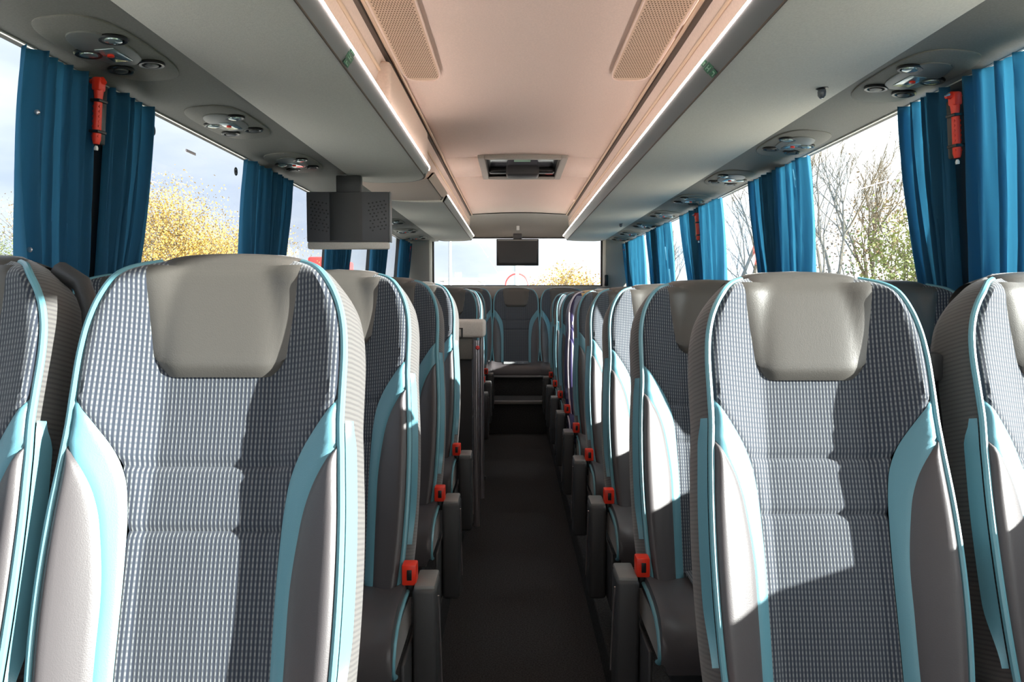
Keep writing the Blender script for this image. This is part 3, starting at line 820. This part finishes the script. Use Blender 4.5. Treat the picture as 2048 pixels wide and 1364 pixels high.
    if handle:
        x = side * .205
        hpth = [UP * h + Vector((side * a, b, ZCU)) for h, a, b in ((.735, .165, .06), (.71, .215, .05), (.66, .245, .035), (.59, .262, .025), (.52, .262, .02), (.46, .245, .03), (.44, .225, .05))]
        MB().tube(hpth, [.019, .017, .015, .015, .016, .019, .020], 10).build('grab_handle', M['plastic'], root)
    return root

LZ = .13
aisle_L = seat('aisle', 1); win_L = seat('window', 1, handle=True)
aisle_R = seat('aisle', -1); win_R = seat('window', -1); rear_proto = seat('rear', -1)
used = set()
def put(proto, x, d, z, label, group, cat='coach seat', scale=1.0, rz=0):
    o = proto if proto.name not in used else copy_tree(proto)
    used.add(proto.name); used.add(o.name)
    o.location = (x, d - .125, z); o.rotation_euler = (0, 0, rz); o.scale = (scale, 1, 1)
    tag(o, label, cat, group); return o
nth = ['front', 'second', 'third', 'fourth', 'fifth', 'sixth', 'seventh', 'eighth', 'ninth']
LROW = [1.32, 2.13, 2.93, 3.73]
for i, d in enumerate(LROW):
    put(aisle_L, -.502, d, LZ + .026, 'teal-trimmed checked coach seat by the aisle, %s row on the left' % nth[i], 'teal-trimmed coach seats')
    put(win_L, -1.005, d, LZ + .026, 'teal-trimmed checked coach seat by the window, %s row on the left' % nth[i], 'teal-trimmed coach seats')
for i, d in enumerate([6.0, 6.75, 7.5]):
    put(aisle_L, -.502, d, LZ + .026, 'teal-trimmed coach seat by the aisle, %s one beyond the left handrail post' % ('first', 'second', 'third')[i], 'teal-trimmed coach seats')
    put(win_L, -1.005, d, LZ + .026, 'teal-trimmed coach seat by the window, %s one beyond the left handrail post' % ('first', 'second', 'third')[i], 'teal-trimmed coach seats')
odd = None
for i in range(9):
    d = 1.52 + .74 * i
    if i == 5:
        odd = seat('aisle', -1, mats=dict(fabric='navy', leather='navy', head='tan', teal='navy', pipe='pink', side='navy'))
        odd.location = (.581, d - .135, LZ); tag(odd, 'navy blue seat with tan top and pale piping, right of the aisle', 'coach seat', 'teal-trimmed coach seats')
        odd['group'] = 'navy seat'
        del odd['group']
    else:
        put(aisle_R, .581, d, LZ, 'teal-trimmed checked coach seat by the aisle, %s row on the right' % nth[i], 'teal-trimmed coach seats', scale=.955 if i == 0 else 1)
    put(win_R, 1.098, d, LZ, 'teal-trimmed checked coach seat by the window, %s row on the right' % nth[i], 'teal-trimmed coach seats')
pos5 = ['far left end', 'second from left', 'middle', 'second from right', 'far right end']
for i in range(5):
    put(rear_proto, .022 + (i - 2) * .512, 8.62, .30 - .11, 'dark coach seat in the rear bench row under the back window, %s' % pos5[i], 'rear row coach seats', scale=1.10)
tag(MB().box(-1.26, 1.34, 8.03, 8.08, .30, .50, .005).build('bench_plinth', M['carpet']), 'dark carpeted plinth under the rear row of seats', 'plinth')
tag(MB().box(-.27, .31, 8.0, 8.035, .485, .505, .004).build('trim_bar', M['lip']), 'thin bright metal strip under the rear middle seat', 'metal strip')
struct(MB().box(-1.3, 1.38, 9.0, 9.12, .3, 1.26).build('wall_back_lining', M['walldark'], smooth=False))

# seat belts hanging in the gap between the two right front seats
for i, (x, w_) in enumerate(((.835, .028), (.862, .026))):
    pth = []
    mbb = MB()
    xs_ = [(x - .014, 1.60, 1.145), (x - .006, 1.57, 1.03), (x + .002, 1.535, .90), (x + .008, 1.50, .80), (x + .012, 1.46, .66)]
    mbb.loft([[(p[0] - w_ / 2, p[1], p[2]), (p[0] + w_ / 2, p[1] + .004, p[2]), (p[0] + w_ / 2, p[1] + .0065, p[2]), (p[0] - w_ / 2, p[1] + .0025, p[2])] for p in xs_])
    b = empty('seat_belt'); tag(b, ('black seat belt strap in the gap of the right front seats, nearer the aisle', 'black seat belt strap in the gap of the right front seats, nearer the window')[i], 'seat belt')
    mbb.build('webbing', M['black'], b, smooth=False)
    MB().tube([(p[0] - w_ / 2, p[1] - .001, p[2]) for p in xs_], .0014, 5).build('webbing_edge', M['pink'], b)
    if i == 0:
        MB().box(x - .03, x + .03, 1.58, 1.62, 1.13, 1.19, .012).build('belt_guide', M['plastic'], b)
        MB().tube([(x - .02, 1.50, .86), (x + .01, 1.49, .83), (x + .02, 1.49, .80), (x + .005, 1.50, .785)], .005, 6).build('hook', M['plastic'], b)

# ================================================================== door partition with handrails
hr = empty('door_partition', (-.25, 4.45, 0)); tag(hr, 'handrail partition at the middle door, grey cap on polished posts', 'partition')
def lp(mb_): mb_.v = [(x + .25, y - 4.45, z) for x, y, z in mb_.v]; return mb_
cap = lp(MB().box(-.62, -.163, 4.40, 4.62, 1.075, 1.175, .018, 3)).build('rail_cap', M['rack'], hr)
lp(MB().box(-.295, -.285, 4.397, 4.402, 1.075, 1.13).box(-.32, -.285, 4.397, 4.402, 1.125, 1.131)).build('cap_groove', M['plastic'], cap, smooth=False)
lp(MB().box(-.62, -.232, 4.43, 4.60, .95, 1.08, .01)).build('bin', M['plastic_mid'], hr).data.materials[0] = M['psu']
lp(MB().box(-.62, -.238, 4.46, 4.50, .0, .96, .005)).build('panel', M['shell'], hr)
lp(MB().tube([(-.212, 4.44, 0), (-.212, 4.44, 1.06)], .017, 14)).build('post', M['chrome'], hr)
lp(MB().tube([(-.232, 5.60, 0), (-.232, 5.60, 1.0), (-.225, 5.5, 1.10), (-.215, 5.3, 1.13), (-.20, 4.6, 1.13)], .017, 14)).build('post', M['chrome'], hr)
lp(MB().tube([(-.190, 4.60, .12), (-.190, 4.60, 1.08)], .015, 14)).build('post', M['chrome'], hr)
lp(MB().lathe([(.03, 0), (.03, .02), (.02, .03)], (-.232, 5.60, 0))).build('foot_flange', M['plastic'], hr)
lp(MB().lathe([(.011, 4.42), (.012, 4.402), (.007, 4.396)], (-.203, 0, 1.02), 'y')).build('stop_button', M['redpaint'], hr)
lp(MB().box(-.262, -.256, 4.52, 5.6, .0, .55)).build('lower_screen', M['shell'], hr, smooth=False)

# ================================================================== outside
GZ = -1.05
struct(MB().box(-250, 250, -200, 300, GZ - .1, GZ).build('ground', M['asphalt'], smooth=False), 'asphalt yard outside, paled to bounce light up to the ceiling')
tag(MB().box(-90, -14, -30, 120, GZ, GZ + .06).build('grass_verge', M['grass'], smooth=False), 'grass verge beyond the left windows', 'verge')
tag(MB().box(7, 90, -30, 120, GZ, GZ + .06).build('grass_verge', M['grass'], smooth=False), 'grass verge beyond the right windows', 'verge')

def branches(mb_, p, d, L, r_, depth, rnd, tips):
    n_ = 4; P_ = [p]; q = Vector(p); dd = Vector(d)
    for i in range(n_):
        dd = (dd + Vector((rnd.uniform(-1, 1), rnd.uniform(-1, 1), rnd.uniform(-.3, .6))) * .13).normalized()
        q = q + dd * L / n_; P_.append(q.copy())
    mb_.tube(P_, [r_ * (1 - .45 * i / n_) for i in range(n_ + 1)], 5 if depth > 2 else 4, cap=False)
    tips.append(q.copy())
    if depth == 0: return
    for i in range(rnd.choice((3, 4)) if depth > 1 else 4):
        a = rnd.choice(P_[2:]) if i else P_[-1]
        nd = (dd + Vector((rnd.uniform(-1, 1), rnd.uniform(-1, 1), rnd.uniform(-.15, .9))) * .75).normalized()
        branches(mb_, a, nd, L * rnd.uniform(.58, .78), r_ * .52, depth - 1, rnd, tips)
def leaves(centers, spread, n_, size, rnd):
    mb_ = MB()
    for _ in range(n_):
        c = rnd.choice(centers); p = Vector(c) + Vector((rnd.gauss(0, spread), rnd.gauss(0, spread), rnd.gauss(0, spread * .8)))
        a = Vector((rnd.uniform(-1, 1), rnd.uniform(-1, 1), rnd.uniform(-1, 1))).normalized()
        b = a.cross(Vector((rnd.uniform(-1, 1), rnd.uniform(-1, 1), rnd.uniform(-1, 1)))).normalized(); s_ = size * rnd.uniform(.6, 1.4)
        mb_.add([p - a * s_, p + b * s_ * .6, p + a * s_, p - b * s_ * .6], [(0, 1, 2, 3)])
    return mb_
def tree(x, y, H, label, seed, leaf=None, nl=0, spread=.5, size=.09, cat='tree', depth=4, group=None, r0=None, lean=0):
    rnd = random.Random(seed); root = empty('tree', (x, y, GZ)); tag(root, label, cat, group)
    mb_ = MB(); tips = []
    branches(mb_, Vector((0, 0, 0)), Vector((lean, 0, 1)).normalized(), H * .36, r0 or H * .017, depth, rnd, tips)
    zmax = max(t.z for t in tips)
    k = H / zmax
    mb_.v = [(a * k, b * k, c * k) for a, b, c in mb_.v]; tips = [t * k for t in tips if t.z * k > H * .15]
    mb_.build('trunk', M['bark'], root)
    if leaf: tag(leaves(tips, spread, nl, size, rnd).build('foliage', M[leaf], root, smooth=False), kind='stuff')
    return root
def bush(x, y, rx, H, label, seed, leaf, nl=3500, size=.08, group=None):
    rnd = random.Random(seed); root = empty('bush', (x, y, GZ)); tag(root, label, 'bush', group)
    cs = [Vector((rnd.uniform(-rx, rx) * math.sqrt(1 - t), rnd.uniform(-rx, rx) * .6, H * .9 * t)) for t in [rnd.random() ** 1.2 for _ in range(60)]]
    mb_ = MB()
    for c in cs[:25]: mb_.tube([(c.x * .2, c.y * .2, 0), (c.x * .6, c.y * .6, c.z * .5), (c.x, c.y, c.z)], [.04, .025, .01], 4, cap=False)
    mb_.build('stems', M['bark'], root)
    tag(leaves(cs, H * .12, nl, size, rnd).build('foliage', M[leaf], root, smooth=False), kind='stuff')
    return root
# left side: yellow autumn trees
for i, (x, y, H, lf, lab) in enumerate(((-11.6, 23, 5.7, 'leaf_y', 'yellow autumn tree just beyond the near left curtain'), (-10.2, 24, 5.0, 'leaf_y', 'yellow autumn tree in the middle of the second left window'),
                                   (-9.2, 25, 4.2, 'leaf_y', 'low yellow autumn tree at the far edge of the second left window'), (-16.5, 25.5, 4.3, 'leaf_g', 'olive green tree at the left margin'), (-13.0, 25, 5.6, 'leaf_b', 'tall thin brownish tree behind the yellow trees'))):
    tree(x, y, H, lab, 20 + i, lf, 15000 if lf == 'leaf_y' else 7000, .42, .030, depth=4, group='trees beyond the left windows')
for i in range(3): bush(-13.5 + 2.3 * i, 21.0, 1.8, 2.3, ('low ochre bush beyond the near left curtain', 'low ochre bush left of the second left curtain', 'low ochre bush right behind the second left curtain')[i], 40 + i, 'leaf_y', 6000, .045, group='bushes beyond the left windows')
# right side: bare trees and bushes
for i, (x, y, H, lab) in enumerate(((6.4, 16.3, 6.6, 'bare branching tree in the second right window'), (6.2, 21.5, 6.6, 'bare branching tree in the third right window'), (8.6, 19.0, 6.0, 'bare tree behind the green bush on the right'),
                                    (9.6, 17.5, 5.2, 'thin bare tree beside the first right curtain'), (10.8, 22.5, 6.6, 'pale bare tree far behind the green bush on the right'), (7.5, 24.0, 6.0, 'bare tree behind the second right curtain'), (5.6, 29.0, 5.0, 'small bare tree seen at the fourth right window'))):
    tree(x, y, H, lab, 60 + i, depth=5, r0=.10, group='bare trees beyond the right windows')
for i, (x, y, rx, H, lf, lab) in enumerate(((8.6, 17.0, 1.2, 4.1, 'leaf_g', 'green leafy bush in the first right window'), (9.6, 20.5, 2.4, 5.2, 'leaf_b', 'brown hedge bush behind the green one on the right'), (7.0, 20.5, 1.3, 2.4, 'leaf_g', 'olive bush behind the second right window'), (7.8, 26, 2.4, 2.8, 'leaf_b', 'brown bush behind the second right curtain'))):
    bush(x, y, rx, H, lab, 80 + i, lf, 11000 if lf == 'leaf_g' else 7000, .038, group='bushes beyond the right windows')
tag(MB().box(7.55, 8.5, 24.6, 25.0, GZ, 3.3, .03).build('cabin', M['concrete']), 'pale cream boxy cabin behind the bare tree on the right', 'cabin')
tag(MB().box(-9.9, -8.9, 38, 44, GZ, GZ + 4.3, .1).build('red_truck_body', M['redpaint']), 'red truck body beyond the left windows under the screen', 'truck')
bd = empty('white_building', (-4.3, 60, GZ)); tag(bd, 'low white flat-roofed building seen through the rear window', 'building')
MB().box(-1.0, 1.5, 0, 6, 0, 3.6).build('wall', M['concrete'], bd, smooth=False)
MB().box(-1.4, 2.6, -.5, 6.3, 3.6, 3.85).build('roof', M['roof'], bd, smooth=False)
MB().box(2.0, 2.12, -.2, -.05, 0, 3.6).build('post', M['galv'], bd, smooth=False)
MB().box(-.3, .2, 1, 2, 3.85, 4.3).build('chimney', M['roof'], bd, smooth=False)
b2 = empty('long_building', (-24, 62, GZ + .06)); tag(b2, 'long pale building far beyond the left windows', 'building')
MB().box(-16, 13, 0, 8, 0, 3.4).build('wall', M['concrete'], b2, smooth=False)
MB().box(-16.4, 13.4, -.4, 8.4, 3.4, 3.7).build('roof', M['roof'], b2, smooth=False)
for i in range(9): MB().box(-14 + 3 * i, -12.4 + 3 * i, -.03, .05, 1.2, 2.5).build('window', M['smoke'], b2, smooth=False)
pp = empty('lamp_post', (-2.42, 30, GZ)); tag(pp, 'thin grey lamp post rising at the left of the rear window', 'lamp post')
MB().tube([(0, 0, 0), (0, 0, 4), (0, 0, 8.4)], [.09, .065, .05], 10).build('pole', M['galv'], pp)
MB().tube([(0, 0, 8.4), (.5, -.2, 8.7), (1.1, -.4, 8.75)], .04, 8).build('arm', M['galv'], pp)
MB().box(.9, 1.5, -.5, -.3, 8.68, 8.8, .03).build('lamp_head', M['galv'], pp)
sg_ = empty('road_sign', (.06, 16, GZ)); tag(sg_, 'round red-rimmed road sign on a white post under the rear screen', 'road sign')
MB().tube([(0, 0, 0), (0, 0, 3.05)], .035, 10).build('pole', M['white'], sg_)
MB().lathe([(.235, .03), (.235, .06)], (0, 0, 2.60), 'y', 32).build('sign_face', M['galv'], sg_)
ringp = [(.225 * math.cos(t), .045, 2.60 + .225 * math.sin(t)) for t in np.linspace(0, 2 * math.pi, 41)]
MB().tube(ringp, .022, 6, cap=False).build('red_rim', M['redpaint'], sg_)
MB().box(-.16, .16, .03, .05, 2.86, 3.02).build('upper_plate', M['galv'], sg_)
for i, (x, y, H, lf, lab) in enumerate(((1.5, 34, 2.9, 'leaf_y', 'small yellow tree right of the road sign behind the bus'), (2.3, 33, 3.4, 'leaf_y', 'second small yellow tree further right of the road sign'), (4.4, 44, 3.4, None, 'far bare tree at the right side of the rear window'), (5.5, 46, 3.7, None, 'farthest bare tree at the right edge of the rear window'))):
    tree(x, y, H, lab, 100 + i, lf, 3000, .3, .045, depth=4 if lf else 3, group='trees behind the bus')
